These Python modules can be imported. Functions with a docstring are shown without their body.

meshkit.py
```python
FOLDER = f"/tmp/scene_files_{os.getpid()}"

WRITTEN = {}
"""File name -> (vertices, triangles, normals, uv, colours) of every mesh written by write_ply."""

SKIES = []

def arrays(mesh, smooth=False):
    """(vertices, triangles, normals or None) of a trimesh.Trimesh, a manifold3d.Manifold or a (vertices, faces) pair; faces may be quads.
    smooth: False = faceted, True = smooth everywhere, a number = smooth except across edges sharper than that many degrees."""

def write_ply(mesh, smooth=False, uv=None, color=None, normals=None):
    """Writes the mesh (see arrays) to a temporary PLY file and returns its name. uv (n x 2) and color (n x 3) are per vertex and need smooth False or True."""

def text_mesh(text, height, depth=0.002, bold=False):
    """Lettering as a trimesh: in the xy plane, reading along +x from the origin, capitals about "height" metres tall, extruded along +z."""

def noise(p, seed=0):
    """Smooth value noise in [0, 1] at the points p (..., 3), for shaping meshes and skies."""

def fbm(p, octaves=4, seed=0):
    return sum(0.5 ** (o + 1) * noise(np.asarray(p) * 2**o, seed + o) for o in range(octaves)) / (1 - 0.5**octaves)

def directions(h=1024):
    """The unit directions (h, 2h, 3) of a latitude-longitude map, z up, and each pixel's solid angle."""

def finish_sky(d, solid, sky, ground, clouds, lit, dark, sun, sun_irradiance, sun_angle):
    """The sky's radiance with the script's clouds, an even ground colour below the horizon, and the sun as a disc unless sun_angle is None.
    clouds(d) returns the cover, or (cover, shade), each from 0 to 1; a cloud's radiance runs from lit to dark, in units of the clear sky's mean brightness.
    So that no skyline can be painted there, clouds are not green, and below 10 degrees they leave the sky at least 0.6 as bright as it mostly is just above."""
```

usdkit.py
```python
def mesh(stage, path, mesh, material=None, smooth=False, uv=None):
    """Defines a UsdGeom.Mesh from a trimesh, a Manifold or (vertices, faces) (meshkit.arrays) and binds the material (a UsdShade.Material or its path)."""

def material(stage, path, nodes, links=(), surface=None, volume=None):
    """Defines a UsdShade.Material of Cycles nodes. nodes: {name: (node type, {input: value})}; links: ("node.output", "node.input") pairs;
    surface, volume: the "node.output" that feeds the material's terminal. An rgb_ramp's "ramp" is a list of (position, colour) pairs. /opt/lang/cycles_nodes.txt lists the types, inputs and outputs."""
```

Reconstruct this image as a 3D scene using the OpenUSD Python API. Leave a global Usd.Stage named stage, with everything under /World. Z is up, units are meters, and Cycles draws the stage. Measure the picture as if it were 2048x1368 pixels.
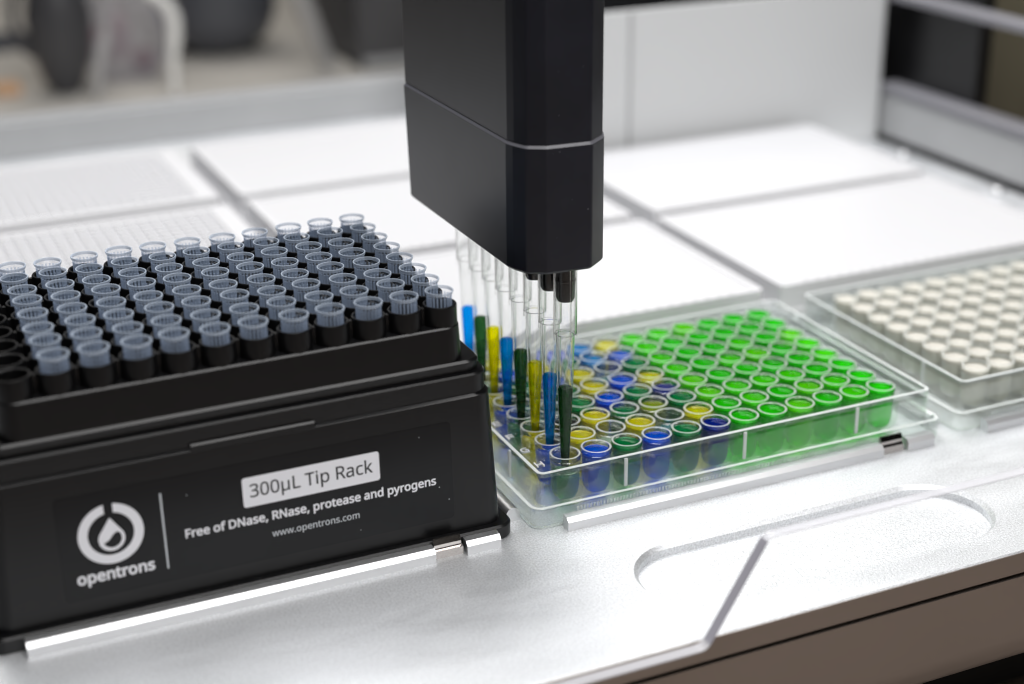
import math, random, glob
import numpy as np, trimesh, manifold3d as m3, usdkit, meshkit
from shapely.geometry import Polygon, Point, box as sbox
from shapely import affinity, union_all, box as vbox
from trimesh.creation import extrude_polygon
from pxr import Usd, UsdGeom, UsdLux, UsdShade, Gf, Sdf

random.seed(7); rng = np.random.default_rng(7)
stage = Usd.Stage.CreateInMemory()
UsdGeom.SetStageUpAxis(stage, 'Z'); UsdGeom.SetStageMetersPerUnit(stage, 1.0)
UsdGeom.Xform.Define(stage, '/World'); UsdGeom.Scope.Define(stage, '/World/Looks')
MM = 0.001                      # everything below is written in millimetres; slot 2's front left corner is the origin

# ------------------------------------------------------------------ camera
EYE = np.array([-148.265531, -317.676851, 194.946067])
RIGHT, DOWN, FWD = (np.array(a) for a in ((0.91007708, -0.41430427, -0.01056761), (-0.16550541, -0.33994224, -0.92576846), (0.37995745, 0.84426965, -0.37794323)))
cam = UsdGeom.Camera.Define(stage, '/World/camera')
m = Gf.Matrix4d(*[float(x) for x in (*RIGHT, 0, *(-DOWN), 0, *(-FWD), 0, *(EYE * MM), 1)])
cam.AddTransformOp().Set(m)
cam.CreateHorizontalApertureAttr(36.0); cam.CreateVerticalApertureAttr(36.0 * 684 / 1024)
cam.CreateFocalLengthAttr(3165.234 * 36 / 2048)
cam.CreateClippingRangeAttr(Gf.Vec2f(0.02, 50.0))
cam.CreateFStopAttr(7.2); cam.CreateFocusDistanceAttr(0.398)
cam.CreateExposureAttr(0.6)

# ------------------------------------------------------------------ lamps (indoor close-up: no sky, no sun)
def rect_lamp(name, at, to, w, h, power, color):
    l = UsdLux.RectLight.Define(stage, '/World/' + name)
    at, to = np.array(at, float), np.array(to, float)
    z = at - to; z /= np.linalg.norm(z)
    x = np.cross([0, 1, 0.001], z); x /= np.linalg.norm(x); y = np.cross(z, x)
    l.AddTransformOp().Set(Gf.Matrix4d(*[float(q) for q in (*x, 0, *y, 0, *z, 0, *(at * MM), 1)]))
    l.CreateWidthAttr(w * MM); l.CreateHeightAttr(h * MM); l.CreateIntensityAttr(power); l.CreateColorAttr(Gf.Vec3f(*color))
    return l
rect_lamp('lamp_front', (60, -330, 640), (40, 60, 0), 620, 300, 5.0, (1, 0.985, 0.97))
rect_lamp('lamp_deck', (80, 240, 560), (80, 200, 0), 620, 380, 3.8, (0.985, 0.99, 1))
rect_lamp('lamp_room', (150, 1150, 1100), (150, 1000, -80), 900, 700, 2.2, (1, 0.95, 0.88))

rect_lamp('fill_front_added', (0, -1700, 520), (60, 0, -40), 900, 600, 0.7, (1, 0.94, 0.87))  # unseen fill, added to lift the dark base panel and glass edges

# ------------------------------------------------------------------ materials
def mat(name, nodes, links, surface='p.BSDF'):
    return usdkit.material(stage, '/World/Looks/' + name, nodes, links, surface=surface)
def principled(name, color, rough=0.5, metal=0.0, noise=None, bump=None, **kw):
    """noise: (scale, amount) mottles the colour; bump: (scale, strength, distance in metres)"""
    nodes = {'p': ('principled_bsdf', dict(base_color=color, roughness=rough, metallic=metal, **kw))}
    links = []
    if noise or bump:
        nodes['g'] = ('texture_coordinate', {})
    if noise:
        c = np.array(color)
        nodes['n'] = ('noise_texture', dict(scale=noise[0], detail=4.0, roughness=0.6)); links.append(('g.object', 'n.vector'))
        nodes['r'] = ('rgb_ramp', dict(ramp=[(0.3, tuple(np.clip(c * (1 - noise[1]), 0, 1))), (0.7, tuple(np.clip(c * (1 + noise[1]), 0, 1)))]))
        links += [('n.fac', 'r.fac'), ('r.color', 'p.base_color')]
    if bump:
        nodes['bn'] = ('noise_texture', dict(scale=bump[0], detail=2.0, roughness=0.55)); links.append(('g.object', 'bn.vector'))
        nodes['b'] = ('bump', dict(strength=bump[1], distance=bump[2])); links += [('bn.fac', 'b.height'), ('b.normal', 'p.normal')]
    return mat(name, nodes, links)
def clear(name, tint, film, base, spread, rough=0.08):
    """Thin clear plastic: plain see-through face on, hazier and glossier towards its edges."""
    return mat(name, {'t': ('transparent_bsdf', dict(color=tint)), 'p': ('principled_bsdf', dict(base_color=film, roughness=rough, specular_ior_level=0.6)),
                      'w': ('layer_weight', dict(blend=0.35)), 'a': ('math', dict(math_type='multiply_add', value2=spread, value3=base)), 'm': ('mix_closure', {})},
               [('w.facing', 'a.value1'), ('a.value', 'm.fac'), ('t.BSDF', 'm.closure1'), ('p.BSDF', 'm.closure2')], 'm.closure')
def half_glass(name, tint, ior, share):
    """Clear moulded plastic: part refracting glass, part plain see-through so that lamp light reaches what stands inside."""
    return mat(name, {'p': ('principled_bsdf', dict(base_color=tint, roughness=0.012, ior=ior, transmission_weight=1.0)), 't': ('transparent_bsdf', dict(color=tint)),
                      'm': ('mix_closure', dict(fac=share))}, [('t.BSDF', 'm.closure1'), ('p.BSDF', 'm.closure2')], 'm.closure')
_al = principled('aluminium', (0.80, 0.815, 0.835), 0.46, 0.68, noise=(1900, 0.2), bump=(2300, 0.8, 0.00014))
# wipe marks and handling: the finish is a little shinier in soft streaks along the deck
for _k, _t in (('sc', ('mapping', dict(scale=(18, 70, 20)))), ('sn', ('noise_texture', dict(scale=1.0, detail=5.0, roughness=0.65))), ('sr', ('map_range', dict(from_min=0.3, from_max=0.7, to_min=0.36, to_max=0.56)))):
    _s = UsdShade.Shader.Define(stage, '/World/Looks/aluminium/' + _k); _s.CreateIdAttr('cycles_' + _t[0])
    for _n, _v in _t[1].items():
        _s.CreateInput(_n, Sdf.ValueTypeNames.Float3 if np.ndim(_v) else Sdf.ValueTypeNames.Float).Set(Gf.Vec3f(*_v) if np.ndim(_v) else float(_v))
def _wire(a, ao, b, bi):
    A, B = (UsdShade.Shader.Get(stage, '/World/Looks/aluminium/' + q) for q in (a, b))
    B.CreateInput(bi, Sdf.ValueTypeNames.Token if bi != 'roughness' else Sdf.ValueTypeNames.Float).ConnectToSource(A.CreateOutput(ao, Sdf.ValueTypeNames.Token))
_wire('g', 'object', 'sc', 'vector'); _wire('sc', 'vector', 'sn', 'vector'); _wire('sn', 'fac', 'sr', 'value'); _wire('sr', 'result', 'p', 'roughness')
M = dict(
    aluminium=_al,
    bar=principled('machined_bar', (0.72, 0.725, 0.735), 0.42, 1.0, bump=(2400, 0.25, 0.00008)),
    chrome=principled('spring_steel', (0.5, 0.47, 0.45), 0.16, 1.0),
    base=principled('room_brown_metal', (0.36, 0.315, 0.285), 0.36, 0.85, bump=(2200, 0.3, 0.00008)),  # aluminium; the brown of the reflected room is put into its colour
    gap=principled('shadow_gap', (0.01, 0.01, 0.01), 0.8),
    table=principled('dark_wood', (0.26, 0.215, 0.185), 0.55, noise=(40, 0.4)),
    black=principled('black_plastic', (0.0042, 0.0042, 0.0048), 0.33, specular_ior_level=0.4, bump=(1600, 0.22, 0.00008)),
    sleeve=principled('black_sleeve', (0.004, 0.004, 0.0045), 0.36, specular_ior_level=0.35),
    sticker=principled('sticker_film', (0.003, 0.0034, 0.0045), 0.26, specular_ior_level=0.35),
    ink=principled('label_white', (0.85, 0.85, 0.89), 0.5),
    inkdim=principled('label_grey', (0.58, 0.61, 0.64), 0.5),
    inkblack=principled('label_black', (0.02, 0.02, 0.022), 0.5),
    pipette=principled('pipette_black', (0.0105, 0.0115, 0.018), 0.36, noise=(60, 0.25), bump=(1500, 0.1, 0.00006)),
    nozzle=principled('nozzle_black', (0.008, 0.008, 0.009), 0.3),
    white=principled('white_plate', (0.68, 0.68, 0.695), 0.45),
    lid=principled('white_film', (0.66, 0.66, 0.675), 0.4),
    bin=principled('bin_plastic', (0.62, 0.63, 0.635), 0.5),
    rail=principled('grey_rail', (0.35, 0.355, 0.36), 0.5, noise=(30, 0.04)),
    siderail=principled('side_rail_grey', (0.40, 0.405, 0.41), 0.5, noise=(30, 0.04)),
    lip=principled('pale_lip', (0.23, 0.228, 0.25), 0.4),
    dark=principled('dark_case', (0.075, 0.075, 0.08), 0.5, noise=(8, 0.3)),
    olive=principled('olive_card', (0.13, 0.115, 0.075), 0.7, noise=(12, 0.2)),
    bench=principled('bench_beige', (0.55, 0.53, 0.495), 0.6, noise=(10, 0.08)),
    jug=principled('black_jug', (0.06, 0.06, 0.066), 0.4),
    slate=principled('slate_bowl', (0.085, 0.09, 0.105), 0.4),
    greytube=principled('grey_tube', (0.5, 0.5, 0.51), 0.4),
    whitetube=principled('white_glint', (0.95, 0.95, 0.93), 0.4),
    red=principled('red_cap', (0.30, 0.05, 0.07), 0.5),
    pink=principled('pink_label', (0.62, 0.42, 0.42), 0.6),
    orange=principled('orange_card', (0.62, 0.38, 0.22), 0.6),
    bag=clear('bag_film', (0.86, 0.86, 0.88), (0.5, 0.5, 0.55), 0.22, 0.4, 0.25),
    tip=clear('tip_plastic', (0.97, 0.975, 0.985), (0.44, 0.54, 0.68), 0.04, 0.30, 0.1),
    tiprib=clear('tip_ribs', (0.95, 0.96, 0.98), (0.60, 0.72, 0.92), 0.17, 0.2, 0.12),
    tiprim=clear('tip_rim', (0.93, 0.94, 0.96), (0.60, 0.68, 0.79), 0.28, 0.42, 0.1),
    tipon=clear('tip_loaded', (0.975, 0.98, 0.975), (0.66, 0.68, 0.62), 0.015, 0.32, 0.06),
    well=clear('well_plastic', (0.985, 0.995, 0.99), (0.8, 0.88, 0.86), 0.03, 0.22, 0.05),
    rim=clear('well_rim_highlight', (0.97, 0.985, 0.975), (0.9, 0.92, 0.9), 0.2, 0.35, 0.08),
    glass=half_glass('clear_polystyrene', (0.975, 0.995, 0.985), 1.42, 0.27),
    bright_edge=clear('edge_highlight_and_post', (0.97, 0.98, 0.975), (0.93, 0.96, 0.95), 0.42, 0.4, 0.1),
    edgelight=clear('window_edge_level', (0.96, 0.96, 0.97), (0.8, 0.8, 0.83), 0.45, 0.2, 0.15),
    ribplastic=clear('moulded_ribs', (0.97, 0.985, 0.98), (0.9, 0.94, 0.94), 0.26, 0.4, 0.1),
    skirt=clear('hazy_skirt', (0.96, 0.96, 0.965), (0.86, 0.86, 0.87), 0.42, 0.25, 0.3),
    seam=principled('seam_highlight_and_dust', (0.13, 0.13, 0.15), 0.4),  # grey of the seam's painted highlight, also used for dust
    wellglass=half_glass('well_polystyrene', (0.985, 0.995, 0.99), 1.4, 0.75),
    tipglass=half_glass('tip_polypropylene', (0.985, 0.99, 0.985), 1.35, 0.9),
    pane=mat('window_clear', {'t': ('transparent_bsdf', dict(color=(0.975, 0.975, 0.978)))}, [], 't.BSDF'),
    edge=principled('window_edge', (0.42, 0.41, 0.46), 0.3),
)
LIQ = {}
def liquid(name, color, trans=0.66, share=0.62, tint=None):
    """Dyed water: a refracting, slightly cloudy body that also lets lamp light through in its own colour."""
    c = np.array(color); tint = tint or tuple(np.clip(c / c.max(), 0.0, 1) ** 0.7 * (0.55 + 0.45 * c.max()))
    LIQ[name] = mat('liquid_' + name.replace(' ', '_'), {'p': ('principled_bsdf', dict(base_color=color, roughness=0.02, ior=1.33, transmission_weight=trans, specular_ior_level=0.5)),
                    't': ('transparent_bsdf', dict(color=tint)), 'm': ('mix_closure', dict(fac=share))}, [('t.BSDF', 'm.closure1'), ('p.BSDF', 'm.closure2')], 'm.closure')
for n, c in {'green': (0.03, 0.86, 0.008), 'bright green': (0.11, 0.97, 0.01), 'yellow': (1.0, 0.92, 0.01), 'blue': (0.0, 0.15, 1.0), 'dark blue': (0.006, 0.03, 0.42),
             'sky blue': (0.03, 0.34, 0.80), 'dark green': (0.006, 0.32, 0.10), 'teal': (0.02, 0.30, 0.34), 'olive green': (0.42, 0.55, 0.02), 'black': (0.02, 0.03, 0.03),
             'lime': (0.20, 0.96, 0.01), 'pale green': (0.55, 0.72, 0.52)}.items():
    liquid(n, c)
LIQ['cream'] = mat('liquid_cream', {'p': ('principled_bsdf', dict(base_color=(0.91, 0.88, 0.80), roughness=0.3, specular_ior_level=0.25)), 't': ('transparent_bsdf', dict(color=(0.98, 0.965, 0.9))), 'm': ('mix_closure', dict(fac=0.62))},
                   [('t.BSDF', 'm.closure1'), ('p.BSDF', 'm.closure2')], 'm.closure')
TIPLIQ = {}
for n, c in {'blue': (0.0, 0.33, 0.98), 'dark green': (0.02, 0.15, 0.05), 'yellow': (0.98, 0.88, 0.0)}.items():
    liquid('in the tip ' + n, c, 0.7, 0.2, {'blue': (0.005, 0.57, 1.0), 'dark green': (0.16, 0.34, 0.17), 'yellow': (1.0, 0.97, 0.01)}[n]); TIPLIQ[n] = LIQ.pop('in the tip ' + n)

# ------------------------------------------------------------------ helpers
used = {}
def numbered(parent, name):
    k = used.get((parent, name), -1) + 1; used[(parent, name)] = k
    return f'{parent}/{name}' if k == 0 else f'{parent}/{name}_{k:03d}'
def tag(prim, label=None, cat=None, group=None, kind=None):
    for k, v in (('label', label), ('category', cat), ('group', group), ('kind', kind)):
        if v: prim.SetCustomDataByKey(k, v)
BASE = {}
def thing(name, label, cat, base=(0, 0, 0), group=None, kind=None):
    path = numbered('/World', name)
    x = UsdGeom.Xform.Define(stage, path); x.AddTranslateOp().Set(Gf.Vec3d(*[float(b) * MM for b in base]))
    BASE[path] = np.array(base, float)
    tag(x.GetPrim(), label, cat, group, kind)
    return path
def va(mesh):
    if isinstance(mesh, (list,)): mesh = trimesh.util.concatenate([tm(q) for q in mesh])
    return tm(mesh)
def tm(q):
    if hasattr(q, 'to_mesh'):
        k = q.to_mesh(); return trimesh.Trimesh(np.array(k.vert_properties[:, :3]), np.array(k.tri_verts), process=False)
    if isinstance(q, tuple): return trimesh.Trimesh(np.asarray(q[0], float), np.asarray(q[1]), process=False)
    return q
def part(parent, name, mesh, material, smooth=False, label=None, kind=None):
    """One Mesh (world millimetres) as a child of a thing, part or piece of the setting."""
    path = numbered(parent, name)
    t = va(mesh)
    if t.is_watertight and t.volume < 0: t = trimesh.Trimesh(t.vertices, t.faces[:, ::-1], process=False)
    top = '/' + '/'.join(parent.split('/')[1:3])
    v = (np.asarray(t.vertices) - BASE[top]) * MM
    prim = usdkit.mesh(stage, path, (v, np.asarray(t.faces)), material, smooth=smooth).GetPrim()
    tag(prim, label=label, kind=kind)
    return path
def bx(x0, x1, y0, y1, z0, z1, c=0.0):
    """Box, its edges chamfered by c."""
    if c <= 0:
        t = trimesh.creation.box((x1 - x0, y1 - y0, z1 - z0)); t.apply_translation(((x0 + x1) / 2, (y0 + y1) / 2, (z0 + z1) / 2)); return t
    pts = []
    for sx in (0, 1):
        for sy in (0, 1):
            for sz in (0, 1):
                X, Y, Z = (x0, x1)[sx], (y0, y1)[sy], (z0, z1)[sz]; a, b, d = (c, -c)[sx], (c, -c)[sy], (c, -c)[sz]
                pts += [(X, Y + b, Z + d), (X + a, Y, Z + d), (X + a, Y + b, Z)]
    return trimesh.convex.convex_hull(np.array(pts))
def mani(t):
    t = tm(t); t.merge_vertices()
    return m3.Manifold(m3.Mesh(np.asarray(t.vertices, np.float32), np.asarray(t.faces, np.uint32)))
def lathe(profile, n=32, at=(0, 0, 0), closed=True):
    """Revolve (r, z) points about z; closed joins the last point to the first. r = 0 makes a pole."""
    p = np.array(profile, float); k = len(p); a = np.arange(n) * 2 * np.pi / n
    v = np.stack([np.outer(np.cos(a), p[:, 0]), np.outer(np.sin(a), p[:, 0]), np.tile(p[:, 1], (n, 1))], -1).reshape(-1, 3)
    f = []
    for i in range(n):
        j = (i + 1) % n
        for q in range(k if closed else k - 1):
            w = (q + 1) % k
            if p[q, 0] == 0 and p[w, 0] == 0: continue
            A, B, C, D = i * k + q, j * k + q, j * k + w, i * k + w
            if p[q, 0] == 0: f.append((A, C, D))
            elif p[w, 0] == 0: f.append((A, B, D))
            else: f += [(A, B, C), (A, C, D)]
    t = trimesh.Trimesh(v + np.array(at), np.array(f), process=False); t.merge_vertices()
    return t
def rrect(x0, x1, y0, y1, r, n=8):
    return sbox(x0 + r, y0 + r, x1 - r, y1 - r).buffer(r, quad_segs=n)
def prism(poly, z0, z1):
    gs = getattr(poly, 'geoms', [poly]); out = []
    for g in gs:
        t = extrude_polygon(g, z1 - z0, engine='earcut'); t.apply_translation((0, 0, z0)); out.append(t)
    return trimesh.util.concatenate(out) if len(out) > 1 else out[0]
def loft(polys):
    """Convex stack: hull of rings given as (shapely polygon, z)."""
    return trimesh.convex.convex_hull(np.vstack([np.column_stack([np.array(p.exterior.coords)[:-1], np.full(len(p.exterior.coords) - 1, z)]) for p, z in polys]))
def tube(points, r, n=12):
    P = np.array(points, float); rad = np.broadcast_to(r, len(P)); v = []; f = []
    T = np.gradient(P, axis=0); T /= np.linalg.norm(T, axis=1, keepdims=True)
    u = np.cross(T[0], [0.3, 0.2, 1.0]); u /= np.linalg.norm(u)
    for i in range(len(P)):
        u = u - T[i] * (u @ T[i]); u /= np.linalg.norm(u); w = np.cross(T[i], u); a = np.arange(n) * 2 * np.pi / n
        v.append(P[i] + rad[i] * (np.outer(np.cos(a), u) + np.outer(np.sin(a), w)))
    v = np.vstack(v + [P[:1], P[-1:]]); k = len(P)
    for i in range(k - 1):
        for j in range(n):
            a, b = i * n + j, i * n + (j + 1) % n; f += [(a, b, b + n), (a, b + n, a + n)]
    for j in range(n):
        f += [(k * n, (j + 1) % n, j), (k * n + 1, (k - 1) * n + j, (k - 1) * n + (j + 1) % n)]
    return trimesh.Trimesh(v, np.array(f), process=False)
def extrude_x(yz, x0, x1):
    """Prism with the outline yz (list of (y, z)) running from x0 to x1."""
    t = extrude_polygon(Polygon(yz), x1 - x0, engine='earcut'); v = t.vertices.copy()
    return trimesh.Trimesh(np.column_stack([v[:, 2] + x0, v[:, 0], v[:, 1]]), t.faces, process=False)
def extrude_y(xz, y0, y1):
    t = extrude_polygon(Polygon(xz), y1 - y0, engine='earcut'); v = t.vertices.copy()
    return trimesh.Trimesh(np.column_stack([v[:, 0], v[:, 2] + y0, v[:, 1]]), t.faces[:, ::-1], process=False)
def glyphs(text, x0, x1, base, xcap, weight='regular', cap=True):
    """Lettering as a shapely shape, stretched from x0 to x1, capitals (or x-height when cap is False) xcap tall, standing on base."""
    from PIL import Image, ImageDraw, ImageFont
    S = 128
    def font(pat): return ImageFont.truetype(glob.glob('/opt/blender-*/*/datafiles/fonts/' + pat)[0], S)
    try:
        f = font('NotoSansHebrew-Regular.woff2')
    except Exception:
        f = font('Inter.woff2')
    W = int(f.getlength(text)) + 80
    im = Image.new('L', (W, S * 2)); ImageDraw.Draw(im).text((20, S + 20), text.replace('µ', 'u'), 255, f, anchor='ls')
    d = ImageDraw.Draw(im)
    if 'µ' in text:      # the micro sign: a u with a tail under its left stem
        pre = Image.new('L', (W, S * 2)); ImageDraw.Draw(pre).text((20, S + 20), text[:text.index('µ')], 255, f, anchor='ls')
        end = np.nonzero(np.asarray(pre).max(0) > 127)[0].max()
        cols = np.nonzero(np.asarray(im)[S - 20:S + 8].max(0) > 127)[0]; xl = cols[cols > end + 2].min()
        d.rectangle((xl, S + 10, xl + S * 0.085, S + 20 + S * 0.235), fill=255)
    on = np.pad(np.asarray(im) > 127, ((0, 0), (1, 1))).astype(np.int8)
    rows, st = np.nonzero(np.diff(on, axis=1) == 1); en = np.nonzero(np.diff(on, axis=1) == -1)[1]
    sh = union_all(vbox(st, -rows - 1, en, -rows)).buffer(1.6 + (weight != 'regular') * 2.6).buffer(-0.6).simplify(0.6)
    b = sh.bounds; hh = S * (0.714 if cap else 0.536); sx = (x1 - x0) / (b[2] - b[0]); sz = xcap / hh
    return affinity.affine_transform(sh, [sx, 0, 0, sz, x0 - b[0] * sx, base + (S + 20) * sz])

# ------------------------------------------------------------------ setting: deck, base, table, rails
PX, PY = 132.5, 90.5                      # slot pitch
deck = thing('deck', 'bead-blasted silver aluminium deck plate with finger recess and slot bars', 'deck', kind='structure')
slab = mani(bx(-330, 306, -60, 428, -6, 0, 0.35))
hole = Point(0, 0).buffer(15.5, quad_segs=24)
def stadium(grow):
    return LineA.buffer(15.5 + grow, quad_segs=24)
from shapely.geometry import LineString
LineA = LineString([(27.5, -34.6), (97, -34.6)])
cut = mani(prism(stadium(-1.0), -2.8, 1.0)) + mani(loft([(stadium(-1.0), -1.0), (stadium(0.15), 0.15)]))
part(deck, 'deck_plate', slab - cut, M['aluminium'], smooth=25)
part(deck, 'front_reflection_strip', bx(-330, 306, -60.35, -60.02, -6, -0.25, 0.1), M['base'])  # brown strip laid on for the dark room reflected in the metal
BAR = [(-3.3, 0.01), (-3.3, 2.3), (-2.25, 3.35), (-0.25, 3.5), (-0.25, 0.01)]
for row in range(4):
    for col in range(-1, 2):
        if row == 3 and col == 1: continue
        ox, oy = col * PX, row * PY
        yz = [(y + oy, z) for y, z in BAR]
        part(deck, 'slot_bar', extrude_x(yz, ox + 8.2, ox + 104.9), M['bar'])
        part(deck, 'slot_bar', extrude_x(yz, ox + 113.2, ox + 122.2), M['bar'])
        k = numbered(deck, 'spring_clip'); used[(deck, 'spring_clip')] -= 1
        part(deck, 'spring_clip', [extrude_x([(oy - 2.0, 0.01), (oy - 2.0, 2.0), (oy - 1.1, 2.4), (oy - 1.1, 0.01)], ox + 105.1, ox + 112.6),
                                   extrude_x([(oy - 1.4, 2.4), (oy - 1.6, 3.6), (oy - 0.9, 4.9), (oy - 0.35, 4.9), (oy - 0.35, 2.4)], ox + 105.1, ox + 112.2)], M['chrome'])
        prof = [(-4.0 + ox, 0.01)] + [(-2.1 + ox + 1.9 * math.cos(a), 1.9 + 1.9 * math.sin(a)) for a in np.linspace(math.pi, 0, 9)] + [(-0.2 + ox, 0.01)]
        part(deck, 'side_bar', extrude_y(prof, oy + 7.6, oy + 40), M['bar'], smooth=40)
for y in (60, 150.5, 178, 241):
    part(deck, 'screw', lathe([(0, 3.4), (1.6, 3.3), (2.6, 2.6), (3.1, 1.4), (3.1, 0.01), (0, 0.01)], 20, (298, y, 0), closed=False), M['bar'], smooth=40)

base = thing('base_panel', 'machine front panel below the deck edge, aluminium coloured brown for the reflected room', 'panel', kind='structure')
prof = [(-60, -7.4)] + [(-48 - 12 * math.cos(a), -25 - 12 * math.sin(a)) for a in np.linspace(0, math.pi / 2, 14)] + [(-20, -37), (-20, -7.4)]
part(base, 'panel', extrude_x(prof, -330, 306), M['base'], smooth=40)
part(base, 'shadow_gap', bx(-330, 306, -58.6, 420, -7.4, -6.0), M['gap'])
part(base, 'chassis', bx(-330, 306, -19.9, 428, -74, -7.5), M['gap'])
table = thing('table', 'dark brown table top under the machine', 'table', kind='structure')
part(table, 'table_top', bx(-900, 1100, -1400, 560, -100, -75), M['table'])

rail = thing('rear_rail', 'low grey metal rail along the back of the deck', 'rail', (0, 424, 0), kind='structure')
part(rail, 'rail', bx(-330, 306, 421, 433, 0.02, 16.6, 0.8), M['rail'])
part(rail, 'lip', bx(-330, 306, 423, 434, 16.7, 17.8, 0.3), M['rail'])
side = thing('side_frame', 'grey side rail of the enclosure with pale lips and a dark corner post', 'side frame', (310, 200, 0), kind='structure')
part(side, 'lower_rail', bx(309, 318, -60, 276, 2.2, 22.0, 0.6), M['siderail'])
part(side, 'foot', bx(311, 318, -60, 276, -6, 2.0), M['dark'])  # dark strip filling in for the shade of the gap under the rail
part(side, 'lip', bx(307.6, 318, -60, 276, 22.2, 26.6, 0.8), M['lip'])
part(side, 'upper_bar', bx(309, 317, -60, 276, 64.5, 69.0, 0.8), M['lip'])
part(side, 'corner_post', bx(318.2, 326, 222, 330, -6, 140, 0.5), M['nozzle'])

# ------------------------------------------------------------------ front window (a clear sheet with a hand notch at its bottom edge)
win = thing('front_window', 'clear acrylic front window with a hand notch cut in its bottom edge', 'window', (60, -66, 0))
outer = Polygon([(-330, 2.0), (10.4, 2.0), (25, 26.2), (99, 26.2), (113.6, 2.0), (306, 2.0), (306, 300), (-330, 300)])
outer = outer.buffer(-3.2, quad_segs=8).buffer(6.4, quad_segs=8).buffer(-3.2, quad_segs=8)
ring = np.array(outer.exterior.coords)
def sheet_y(poly, y):
    v, f = trimesh.creation.triangulate_polygon(poly, engine='earcut')
    return trimesh.Trimesh(np.column_stack([v[:, 0], np.full(len(v), y), v[:, 1]]), f, process=False)
part(win, 'pane', sheet_y(outer, -67.4), M['pane'])
low = ring[ring[:, 1] < 40]
low = low[np.argsort(low[:, 0])]
low = low[(low[:, 0] > -329) & (low[:, 0] < 305)]
low = np.vstack([[-330, 2.0], low, [306, 2.0]])
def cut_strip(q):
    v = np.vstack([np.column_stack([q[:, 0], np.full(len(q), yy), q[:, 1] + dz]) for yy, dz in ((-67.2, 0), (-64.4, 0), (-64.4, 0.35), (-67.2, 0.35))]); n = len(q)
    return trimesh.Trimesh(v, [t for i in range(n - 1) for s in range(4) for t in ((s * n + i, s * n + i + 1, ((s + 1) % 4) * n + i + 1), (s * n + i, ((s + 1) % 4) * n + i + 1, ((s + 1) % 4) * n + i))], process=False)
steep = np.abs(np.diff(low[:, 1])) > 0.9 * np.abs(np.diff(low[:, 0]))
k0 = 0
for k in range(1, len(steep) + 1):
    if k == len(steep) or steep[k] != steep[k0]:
        part(win, 'cut_edge', cut_strip(low[k0:k + 1]), M['edge'] if steep[k0] else M['edgelight'], smooth=30); k0 = k  # steep cuts darker, level cuts paler: light on the edge put into colour
# ------------------------------------------------------------------ tip rack, slot 1
RX = -PX
def well_xy(r, c): return 14.38 + 9 * c, 74.24 - 9 * r          # r: 0 = row A at the back ... 7 = row H in front; c: 0..11
rack = thing('tip_rack', 'black plastic tip rack with a printed front label, full of clear tips', 'tip rack', (RX, 0, 0))
def rr(i, r): return rrect(RX + i, RX + 127.76 - i, i, 85.48 - i, r)
part(rack, 'base_flange', loft([(rr(0.35, 4.2), 0.03), (rr(0, 4.5), 0.5), (rr(0, 4.5), 3.4), (rr(0.5, 4.2), 4.0)]), M['black'], smooth=35)
FY = lambda z: 2.0 + 2.0 * z / 45
part(rack, 'lower_box', loft([(rr(FY(3.9), 4.5), 3.9), (rr(FY(38.7), 4.8), 38.7), (rr(FY(39.3) + 0.6, 4.8), 39.3)]), M['black'], smooth=35)
part(rack, 'latch_tab', bx(RX + 49.2, RX + 79.0, FY(40) - 0.15, 8, 38.0, 40.3, 0.4), M['black'])
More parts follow.
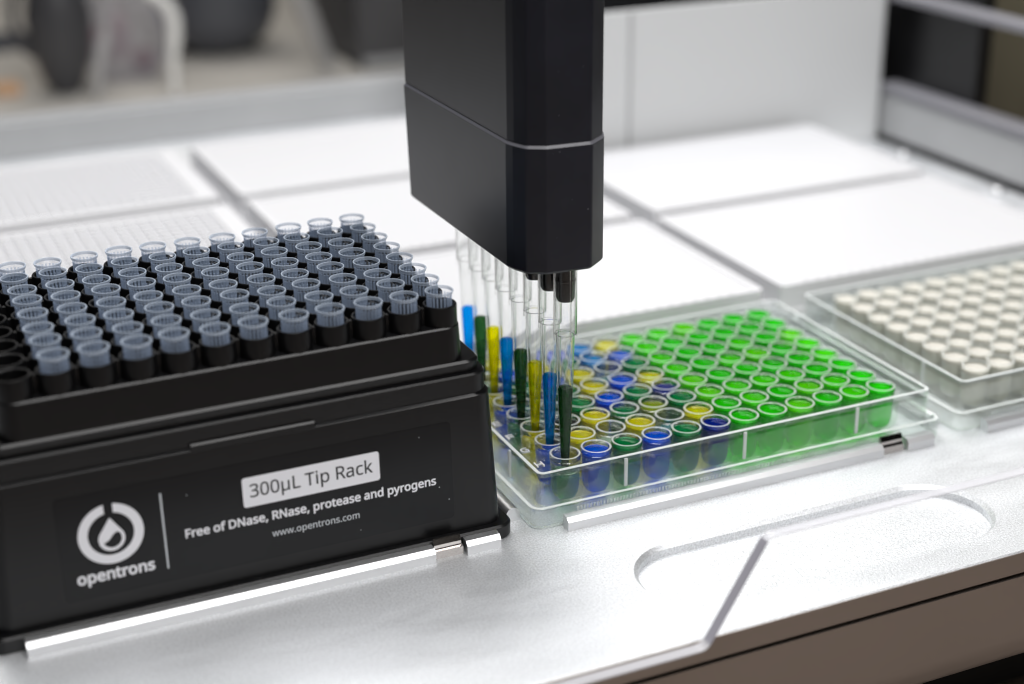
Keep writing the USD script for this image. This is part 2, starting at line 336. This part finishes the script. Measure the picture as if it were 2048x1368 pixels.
part(rack, 'box_collar', loft([(rr(4.5, 4.6), 39.2), (rr(4.45, 4.6), 43.9), (rr(4.8, 4.4), 44.4)]), M['black'], smooth=35)
part(rack, 'lid_tray', loft([(rr(5.9, 4.2), 44.3), (rr(5.7, 4.2), 46.85), (rr(6.25, 4.0), 47.4)]), M['black'], smooth=35)
deckpoly = rrect(RX + 10.0, RX + 117.8, 6.8, 78.7, 4.4)
part(rack, 'tube_tray', loft([(deckpoly.buffer(0.5), 47.3), (deckpoly, 55.9), (deckpoly.buffer(-0.35), 56.3)]), M['black'], smooth=35)
slv = [(3.35, 61.0), (3.6, 61.2), (3.95, 61.2), (4.15, 60.9), (4.2, 56.2), (3.3, 56.2)]
webs = []
for r in range(8):
    for c in range(12):
        x, y = well_xy(r, c); x += RX
        part(rack, 'sleeve', lathe(slv, 28, (x, y, 0)), M['sleeve'], smooth=35)
        if c < 11: webs.append(bx(x + 4.0, x + 5.0, y - 0.6, y + 0.6, 56.25, 60.6))
        if r < 7: webs.append(bx(x - 0.6, x + 0.6, y - 5.0, y - 4.0, 56.25, 60.6))
part(rack, 'web', webs, M['sleeve'])
# the label: a film on the leaning front face, its print raised a hair above it
sl = 2.0 / 45; nrm = math.hypot(1, sl)
def on_face(shape, d0, d1):
    t = prism(shape, d0, d1); X, Z, D = t.vertices[:, 0], t.vertices[:, 1], t.vertices[:, 2]
    v = np.column_stack([X + RX, 2.0 + sl * Z - D / nrm, Z + D * sl / nrm])
    return trimesh.Trimesh(v, t.faces[:, ::-1], process=False)
lab = part(rack, 'label', on_face(rrect(18.2, 112.2, 8.0, 33.6, 1.2), -0.05, 0.06), M['sticker'])
part(lab, 'white_box', on_face(rrect(60.3, 93.65, 22.2, 29.62, 0.7), 0.05, 0.09), M['ink'])
part(lab, 'lettering', on_face(glyphs('300µL Tip Rack', 62.0, 91.9, 24.55, 3.2), 0.08, 0.12), M['inkblack'])
part(lab, 'lettering', on_face(glyphs('Free of DNase, RNase, protease and pyrogens', 46.3, 107.8, 17.85, 2.05, 640), 0.05, 0.09), M['ink'])
part(lab, 'lettering', on_face(glyphs('www.opentrons.com', 66.4, 87.9, 13.45, 1.62), 0.05, 0.09), M['inkdim'])
part(lab, 'lettering', on_face(glyphs('opentrons', 21.35, 38.7, 11.9, 1.95, 640, cap=False).buffer(0.03), 0.05, 0.09), M['ink'])
part(lab, 'divider_line', on_face(sbox(41.42, 11.3, 41.84, 30.1), 0.05, 0.09), M['inkdim'])
C0 = (29.9, 22.85)
ringp = Point(C0).buffer(7.3, quad_segs=32).difference(Point(C0).buffer(5.15, quad_segs=32)).difference(affinity.rotate(sbox(C0[0] - 1.0, C0[1], C0[0] + 1.0, C0[1] + 9), 0, origin=C0))
drop_c = (C0[0] + 0.05, C0[1] - 1.25); tipz = C0[1] + 3.95
a = np.linspace(math.radians(150), math.radians(390), 40)
drop = Polygon([(drop_c[0], tipz)] + [(drop_c[0] + 2.95 * math.cos(t), drop_c[1] + 2.95 * math.sin(t)) for t in a]).buffer(-0.15).buffer(0.15)
inn = Point(drop_c[0] + 0.1, drop_c[1]).buffer(2.15, quad_segs=20)
wave = Polygon([(-4, -0.9), (-1.6, -0.75), (-0.6, -0.2), (0.3, 0.9), (1.1, 1.5), (1.8, 1.4), (4, 0.6), (4, -4), (-4, -4)])
inn = inn.intersection(affinity.translate(wave.buffer(0.3).buffer(-0.3), *drop_c)).buffer(-0.15).buffer(0.15)
part(lab, 'dust', [on_face(Point(c).buffer(r_), 0.05, 0.1) for c, r_ in (((111.0, 13.2), 0.14), ((108.6, 16.9), 0.12), ((104.0, 31.0), 0.09), ((47.5, 28.4), 0.1), ((88.0, 10.2), 0.09))], M['inkdim'])
part(lab, 'logo', [on_face(ringp, 0.05, 0.09), on_face(drop.difference(inn), 0.05, 0.09)], M['ink'])

# ------------------------------------------------------------------ tips
def tip_meshes(z_top, ribs=True):
    """A clear 300 microlitre tip hanging from z_top (its rim), on the z axis: ribbed wall, plain cone and rim."""
    n = 64; a = np.arange(n) * 2 * np.pi / n
    rows = [(3.35, -0.2, 0), (3.12, -0.9, 0), (2.98, -1.5, 0), (2.85, -2.0, 0), (2.82, -9, 0), (2.78, -20.5, 0), (2.75, -21.2, 0.0), (2.32, -21.7, 0), (2.18, -30, 0), (2.0, -36, 0), (1.62, -45, 0), (1.25, -53, 0), (0.9, -59.2, 0)]
    v = []
    for r, z, k in rows:
        rad = r + k * (np.arange(n) % 4 == 0)
        v.append(np.column_stack([rad * np.cos(a), rad * np.sin(a), np.full(n, z_top + z)]))
    v = np.vstack(v); f = []
    for i in range(len(rows) - 1):
        for j in range(n):
            p, q = i * n + j, i * n + (j + 1) % n; f += [(p, p + n, q + n), (p, q + n, q)]
    wall = trimesh.Trimesh(v, np.array(f), process=False)
    rim = lathe([(3.0, z_top - 0.35), (3.12, z_top), (3.42, z_top), (3.48, z_top - 0.25), (3.3, z_top - 0.75), (3.1, z_top - 0.75)], 48)
    fins = []
    for k in range(20):
        b = bx(2.72, 3.08, -0.19, 0.19, z_top - 12, z_top - 1.45); b.apply_transform(trimesh.transformations.rotation_matrix(k * math.pi / 10 + 0.1, (0, 0, 1))); fins.append(b)
    return wall, rim, trimesh.util.concatenate(fins)
ORD = ['front', 'second', 'third', 'fourth', 'fifth', 'sixth', 'seventh', 'back']
NTH = ['first', 'second', 'third', 'fourth', 'fifth', 'sixth', 'seventh', 'eighth', 'ninth', 'tenth', 'eleventh']
TOPZ = 64.5
first = None
for r in range(7, -1, -1):
    for c in range(11, 0, -1):
        x, y = well_xy(r, c); x += RX
        row = {0: 'front row', 7: 'back row'}.get(7 - r, ORD[7 - r] + ' row from the front')
        lbl = f"clear tip in the rack's {row}, {NTH[11 - c]} from its right end"
        if first is None:
            first = thing('pipette_tip', lbl, 'pipette tip', (x, y, TOPZ - 59.2), 'clear tips standing in the black rack')
            w, rim, fins = tip_meshes(TOPZ)
            w.apply_translation((x, y, 0)); fins.apply_translation((x, y, 0)); rim.apply_translation((x, y, 0))
            part(first, 'wall', w, M['tip'], smooth=40); part(first, 'rim', rim, M['tiprim'], smooth=40); part(first, 'ribs', fins, M['tiprib'])
        else:
            path = numbered('/World', 'pipette_tip')
            g = UsdGeom.Xform.Define(stage, path); g.GetPrim().GetReferences().AddInternalReference(first); g.GetPrim().SetInstanceable(True)
            jz = float(rng.normal(0, 0.12))
            UsdGeom.XformCommonAPI(g).SetTranslate(Gf.Vec3d(x * MM, y * MM, (TOPZ - 59.2 + jz) * MM))
            UsdGeom.XformCommonAPI(g).SetRotate(Gf.Vec3f(float(rng.normal(0, 0.22)), float(rng.normal(0, 0.22)), float(rng.uniform(0, 360))))
            tag(g.GetPrim(), lbl, 'pipette tip', 'clear tips standing in the black rack')

# ------------------------------------------------------------------ eight-channel pipette over column 1 of slot 2
pip = thing('pipette', 'black eight-channel pipette body hanging over the colourful well plate', 'pipette', (14.38, 43.5, 66))
def foot(back, grow=0.0):
    return Polygon([(1.5, back), (1.3, 17.2), (1.9, 14.4), (3.5, 10.4), (7.8, 7.9), (19.4, 7.1), (24.9, 11.6), (27.2, 16.5), (27.2, back)]).buffer(grow - 1.6).buffer(1.6, quad_segs=4)
part(pip, 'lower_shell', loft([(foot(84.2, -0.45), 65.0), (foot(84.4), 65.6), (foot(86.9), 96.3)]), M['pipette'], smooth=35)
part(pip, 'seam', loft([(foot(86.9, -0.02), 96.32), (foot(86.9, -0.1), 96.45), (foot(87, -0.62), 97.1)]), M['seam'], smooth=20)  # lighter grey ring: the chamfer's lamp reflection put into colour
part(pip, 'upper_shell', loft([(foot(87, -0.95), 96.5), (foot(87.2, -0.4), 97.2), (foot(89, -0.3), 230)]), M['pipette'], smooth=35)
specks = []
for k in range(9):
    q = trimesh.creation.icosphere(1, float(rng.uniform(0.07, 0.17))); q.vertices[:, 1] *= 0.3; fx = float(rng.uniform(9, 19)); q.apply_translation((fx, 7.9 - (fx - 7.8) * 0.07 + 0.02, float(rng.uniform(68, 122)))); specks.append(q)
part(pip, 'dust', specks, M['seam'])
for r in range(8):
    x, y = well_xy(r, 0)
    part(pip, 'nozzle', lathe([(0, 56.2), (1.9, 56.3), (2.35, 57.2), (2.45, 61.6), (2.62, 61.7), (2.62, 62.1), (2.45, 62.2), (2.45, 66.4), (0, 66.4)], 28, (x, y, 0), closed=False), M['nozzle'], smooth=35)
TIPCOL = ['blue', 'dark green', 'yellow', 'blue', 'dark green', 'yellow', 'blue', 'dark green']      # A (far) to H (near)
for r in range(7, -1, -1):
    x, y = well_xy(r, 0); col = TIPCOL[r]
    pos = {7: 'the nearest of the eight on the pipette', 0: 'the farthest of the eight on the pipette'}.get(r, f'{ORD[7 - r]} from the front on the pipette')
    t = thing('loaded_tip', f'clear tip holding {col} liquid, {pos}', 'pipette tip', (x, y, 10), 'filled tips on the pipette')
    OUT = [(3.05, 69.0), (2.98, 67), (2.95, 48.2), (2.9, 47.6), (2.36, 47.2), (2.2, 39.2), (2.02, 33.2), (1.64, 24.2), (1.28, 16.2), (0.95, 10.0)]
    part(t, 'wall', lathe(OUT + [(q - 0.3, z) for q, z in OUT[::-1]], 40, (x, y, 0)), M['tipglass'], smooth=40)
    part(t, 'fin', [bx(x + 2.9, x + 3.2, y - 0.18, y + 0.18, 46.4, 66), bx(x - 3.2, x - 2.9, y - 0.18, y + 0.18, 46.4, 66), bx(x - 0.18, x + 0.18, y - 3.2, y - 2.9, 46.4, 66)], M['tipglass'])
    top = 32.8
    part(t, 'liquid', lathe([(0, top - 0.35), (1.1, top - 0.3), (1.78, top), (1.4, 24.2), (1.03, 16.2), (0.72, 10.2), (0, 10.1)], 28, (x, y, 0), closed=False), TIPLIQ[col], smooth=50, label=f'{col} liquid')

# ------------------------------------------------------------------ clear well plates
SHELL = [(4.0, 12.9), (3.88, 12.3), (3.72, 5.2), (3.45, 3.5), (2.9, 2.3), (1.9, 1.6), (0.0, 1.4)]
RIM = [(3.43, 13.2), (3.43, 14.05), (3.6, 14.25), (3.95, 14.25), (4.12, 14.0), (4.12, 13.15), (4.02, 12.92), (3.5, 12.95)]
def liquid_mesh(x, y, top):
    # the wall's lens effect makes the liquid fill the tube to its outer face
    rt = 3.92 if top > 12.9 else 3.7
    return lathe([(0, top - 0.45), (1.6, top - 0.38), (2.8, top - 0.18), (3.4, top + 0.1), (rt, top + 0.12), (rt, 13.0 if top > 12.9 else top), (3.78, 12.5 if top > 12.9 else top - 0.4), (3.62, 5.2), (3.36, 3.6), (2.8, 2.45), (1.8, 1.75), (0, 1.55)], 32, (x, y, 0), closed=False)
def frame_mesh(ox, oy):
    def ringp(i0, i1, r0): return rrect(ox + i0, ox + 127.76 - i0, oy + i0, oy + 85.48 - i0, r0).difference(rrect(ox + i1, ox + 127.76 - i1, oy + i1, oy + 85.48 - i1, max(r0 - (i1 - i0), 0.4)))
    s = mani(prism(ringp(0.2, 1.3, 3.5), 0.5, 5.6)) + mani(prism(ringp(0.25, 4.1, 3.4), 4.7, 5.6)) + mani(prism(ringp(3.0, 4.1, 2.2), 4.8, 13.9))
    top = rrect(ox + 3.4, ox + 127.76 - 3.4, oy + 3.4, oy + 85.48 - 3.4, 1.5)
    top = top.difference(union_all([Point(ox + well_xy(r, c)[0], oy + well_xy(r, c)[1]).buffer(4.02, quad_segs=8) for r in range(8) for c in range(12)]))
    return s + mani(prism(top, 11.4, 12.3))
def clear_plate(label, ox, oy, colour_of, letters, group=None):
    P = thing('well_plate', label, 'well plate', (ox, oy, 0), group)
    part(P, 'frame', frame_mesh(ox, oy), M['glass'])
    E = lambda i0, i1, r0: rrect(ox + i0, ox + 127.76 - i0, oy + i0, oy + 85.48 - i0, r0).difference(rrect(ox + i1, ox + 127.76 - i1, oy + i1, oy + 85.48 - i1, max(r0 - (i1 - i0), 0.3)))
    part(P, 'top_edge', prism(E(3.05, 3.95, 2.1), 13.93, 14.08), M['bright_edge'])  # thin whitish strips, here and below, painted for light caught in the edges
    part(P, 'flange_edge', prism(E(0.3, 1.25, 3.3), 5.63, 5.75), M['bright_edge'])
    part(P, 'foot_edge', prism(E(0.35, 1.2, 3.3), 0.25, 0.45), M['bright_edge'])
    for x in (27.6, 63.4, 99.4):
        part(P, 'post', bx(ox + x - 0.45, ox + x + 0.45, oy + 2.3, oy + 2.95, 5.8, 13.7, 0.12), M['bright_edge'])
    for y in (20, 64):
        part(P, 'post', bx(ox + 2.3, ox + 2.95, oy + y - 0.45, oy + y + 0.45, 5.8, 13.7, 0.12), M['bright_edge'])
    part(P, 'grip_ribs', [extrude_y([(ox + x - 0.22, 1.6), (ox + x + 0.22, 1.6), (ox + x + 0.22, 4.6), (ox + x - 0.22, 4.6)], oy - 0.12, oy + 0.15) for x in np.arange(12.5, 113, 0.95)], M['ribplastic'], kind='stuff')
    if letters:
        for r in range(8):
            y = well_xy(r, 0)[1]
            g = glyphs('ABCDEFGH'[r], ox + 5.9, ox + 8.1, oy + y - 1.2, 2.4)
            part(P, 'lettering', prism(g, 12.25, 12.65), M['lid'])
    for r in range(8):
        for c in range(12):
            x, y = well_xy(r, c); x += ox; y += oy
            w = part(P, 'well', lathe(SHELL, 32, (x, y, 0), closed=False), M['well'], smooth=35)
            part(w, 'collar', lathe(RIM, 32, (x, y, 0)), M['wellglass'], smooth=35)
            part(w, 'rim', lathe([(3.5, 14.27), (3.6, 14.33), (3.92, 14.33), (4.02, 14.27)], 32, (x, y, 0)), M['rim'], smooth=35)  # whitish ring laid on top to paint the bright outline
            k, lvl = colour_of(r, c)
            if k: part(w, 'liquid', liquid_mesh(x, y, lvl), LIQ[k], smooth=50, label=f'{k} liquid')
T = {'Y': 'yellow', 'B': 'blue', 'D': 'dark green', 'N': 'dark blue', 'T': 'teal', 'O': 'olive green', 'S': 'sky blue', 'K': 'black', 'P': 'pale green', 'G': 'green', 'L': 'bright green', 'M': 'lime'}
ROWS = ['BYTBSY', 'DBYDSB', 'YDBYTD', 'BTDYBY', 'DTDBDN', 'YKYDOD', 'BYPYTY', 'DBDBDN']
GREENS = ['L', 'G', 'G', 'M', 'L', 'G', 'G']
lv = {(r, c): 13.0 + rng.uniform(-0.35, 0.3) for r in range(8) for c in range(12)}
def colourful(r, c):
    if c == 0: return (T[ROWS[r][0]], 10.4 if r < 7 else 8.6)
    if c < 6: return (T[ROWS[r][c]], lv[r, c] - (3.5 if ROWS[r][c] in 'PT' else 0))
    return (T[GREENS[(r * 5 + c * 3 + (r * c) % 4) % 7]], lv[r, c] + 0.35)
clear_plate('clear 96-well plate with blue, yellow and green liquids under the pipette', 0, 0, colourful, True)
clear_plate('clear well plate filled with cream liquid, right of the colourful plate', PX, 0, lambda r, c: ('cream', lv[r, c] + 0.2), False)

# ------------------------------------------------------------------ white plates at the back of the deck
def white_plate(label, ox, oy, kind, z=14.0, dx=0.0):
    P = thing('white_plate', label, 'well plate', (ox, oy, 0), 'white plates at the back of the deck')
    def rp(i, r): return rrect(ox + i + dx, ox + 127.76 - i + dx, oy + i, oy + 85.48 - i, r)
    part(P, 'skirt', loft([(rp(0, 3), 0.3), (rp(0, 3), 5.0), (rp(0.4, 3), 5.6)]), M['white'], smooth=30)
    si = 0.9 if kind == 'film' else 2.2
    part(P, 'body', loft([(rp(si, 2), 5.6), (rp(si, 2), z - 1.1), (rp(si + 0.3, 2), z - 0.9)]), M['white'], smooth=30)
    if kind == 'wells':       # 384 square wells: the walls between them
        w = []
        x0, x1, y0, y1 = ox + 9.9, ox + 117.9, oy + 6.7, oy + 78.7
        for i in range(25): w.append(bx(x0 + 4.5 * i - 0.45, x0 + 4.5 * i + 0.45, y0 - 0.4, y1 + 0.4, z - 1.0, z))
        for j in range(17): w.append(bx(x0 - 0.4, x1 + 0.4, y0 + 4.5 * j - 0.45, y0 + 4.5 * j + 0.45, z - 1.0, z - 0.02))
        w.append(prism(rp(2.3, 2).difference(sbox(x0, y0, x1, y1)), z - 1.0, z - 0.04))
        part(P, 'well_walls', w, M['white'], kind='stuff')
    else:
        part(P, 'rim', prism(rp(1.0, 2).difference(rp(3.6, 1.2)), z - 1.0, z), M['white'])
        part(P, 'sealing_film', prism(rp(3.65, 1.2), z - 0.95, z - 0.35), M['lid'])
        for i in range(24):
            part(P, 'vent', bx(ox + 10 + 4.5 * i, ox + 12.4 + 4.5 * i, oy + 1.6, oy + 2.4, z - 0.3, z + 0.03), M['rail'])
white_plate('white sealed plate behind the colourful plate, under the pipette', 0, PY, 'film')
white_plate('white sealed plate behind the plate of cream liquid', PX, PY, 'film')
white_plate('white plate with fine square wells just behind the black tip rack', -PX, 2 * PY, 'wells')
white_plate('white sealed plate in the middle of the deck, left of the pipette', 0, 2 * PY, 'film')
white_plate('white sealed plate in front of the waste bin', PX, 2 * PY, 'film', dx=3.0)
white_plate('white plate with fine square wells in the far left corner by the rail', -PX, 3 * PY, 'wells')
white_plate('white sealed plate against the rear rail, left of the waste bin', 0, 3 * PY, 'film')

# ------------------------------------------------------------------ waste bin, slot 12
bn = thing('waste_bin', 'pale grey open waste bin in the far right corner of the deck', 'bin', (220, 330, 0))
o, i_ = rrect(134, 308.6, 272, 415, 5), rrect(136.4, 306.2, 274.4, 412.6, 3.5)
part(bn, 'walls', prism(o.difference(i_), 0.4, 71.5), M['bin'], smooth=30)
part(bn, 'liner', prism(i_.buffer(-0.3).difference(i_.buffer(-1.3)), 2.6, 71.0), M['nozzle'])
part(bn, 'floor', prism(i_, 0.4, 2.4), M['bin'])
part(bn, 'seam', bx(173.0, 174.8, 271.4, 272.3, 0.5, 71.3, 0.3), M['siderail'])

# ------------------------------------------------------------------ the room beyond the rail
bench = thing('bench', 'pale beige lab bench top behind the machine', 'bench', (200, 1200, -80), kind='structure')
part(bench, 'bench_top', bx(-700, 1500, 640, 2200, -100, -80, 2), M['bench'])
jug = thing('black_jug', 'tall dark jug standing behind the rear rail, left', 'jug', (30, 900, -80))
part(jug, 'body', lathe([(0, -80), (9, -79.5), (15, -72), (22, -50), (25, -22), (20, 2), (12, 22), (0, 24)], 28, (32, 900, 0), closed=False), M['jug'], smooth=40)
part(jug, 'handle', tube([(12, 900, 2), (4, 900, 2), (-1, 900, -14), (-1, 900, -34), (8, 900, -48), (14, 900, -50)], 3.2), M['jug'], smooth=40)
bag = thing('plastic_bag', 'crumpled clear plastic bag on the bench behind the rail', 'bag', (80, 930, -80))
b = trimesh.creation.icosphere(4); p = b.vertices.copy()
d = 1 + 0.5 * (meshkit.fbm(p * 2.2 + 5, 3, 3) - 0.5); b.vertices = p * d[:, None] * np.array([36, 26, 42]) + np.array([84, 930, -42])
b.vertices[:, 2] = np.maximum(b.vertices[:, 2], -79.8)
part(bag, 'film', b, M['bag'], smooth=60)
for nm, lb, at, hgt, rad, mt in (('red_cap_bottle', 'small dark red bottle beside the plastic bag', (78, 1010), 26, 7, 'red'), ('pink_bottle', 'pale pink bottle behind the plastic bag', (97, 1012), 40, 7, 'pink'),
                                 ('red_cap_bottle', 'low reddish bottle right of the pink bottle', (104, 960), 16, 8, 'red')):
    q = thing(nm, lb, 'bottle', (*at, -80))
    part(q, 'body', lathe([(0, -79.9), (rad, -79.5), (rad, -80 + hgt * 0.7), (rad * 0.5, -80 + hgt * 0.82), (rad * 0.5, -80 + hgt), (0, -80 + hgt)], 20, (*at, 0), closed=False), M[mt], smooth=35)
glint = thing('white_glint', 'bright white curved strap put in as the shine of the plastic bag', 'glint', (106, 850, -80))
part(glint, 'band', tube([(88, 852, -2), (96, 851, -5), (103, 850, -12), (107, 850, -22), (106.5, 850, -36), (104, 850, -50), (103, 850, -79)], [3, 4, 5, 5.4, 5.2, 4, 3]), M['whitetube'], smooth=50)  # white tube modelled in place of the bright reflection on the bag
glint2 = thing('pale_glint', 'pale grey upright strap put in as the shine of the plastic bag, beside the jug', 'glint', (55, 870, -80))
part(glint2, 'band', tube([(50, 872, -79), (52, 870, -58), (56, 868, -40), (60, 866, -28)], [2.5, 4, 4.5, 3]), M['greytube'], smooth=50)  # second tube, painted pale for a whitish streak of shine on the bag
bowl = thing('slate_bowl', 'wide dark slate bowl on the bench, middle left', 'bowl', (168, 960, -80))
part(bowl, 'bowl', lathe([(0, -79.9), (22, -79.5), (42, -66), (50, -46), (52, -10), (49, -10), (46, -46), (38, -62), (0, -72)], 36, (176, 1000, 0), closed=False), M['slate'], smooth=40)
pipe = thing('grey_pipe', 'slanted pale grey pipe leaning beside the dark case', 'pipe', (236, 900, -80))
part(pipe, 'pipe', tube([(241, 905, -79), (232, 895, -62), (218, 875, -35), (196, 850, 10)], [6.5, 7, 7.5, 7.5]), M['greytube'], smooth=50)
case = thing('dark_case', 'large dark instrument case standing on the bench behind the bin', 'case', (480, 930, -80))
part(case, 'body', bx(256, 760, 866, 1010, -80, 160, 4), M['dark'])
part(case, 'foot_strip', bx(258, 758, 864.5, 865.9, -78, -70), M['rail'])
card = thing('orange_card', 'small orange box on the bench, far left', 'box', (-10, 915, -80))
part(card, 'box', bx(-20, 0, 905, 925, -80, -72, 1), M['orange'])
tray = thing('dark_tray', 'flat dark tray at the back of the bench, far left', 'tray', (-20, 1110, -80))
part(tray, 'tray', prism(rrect(-140, 36, 1075, 1125, 6).difference(rrect(-136, 32, 1079, 1121, 4)), -80, -72), M['slate'])
part(tray, 'floor', bx(-137, 33, 1078, 1122, -80, -77), M['slate'])
obox = thing('olive_box', 'olive brown cardboard box outside the right side frame', 'box', (480, 300, -75))
part(obox, 'box', bx(400, 640, 120, 368, -75, 260, 1.5), M['olive'])
part(obox, 'flap', bx(399, 520, 119, 369, 260.5, 262.5), M['olive'])
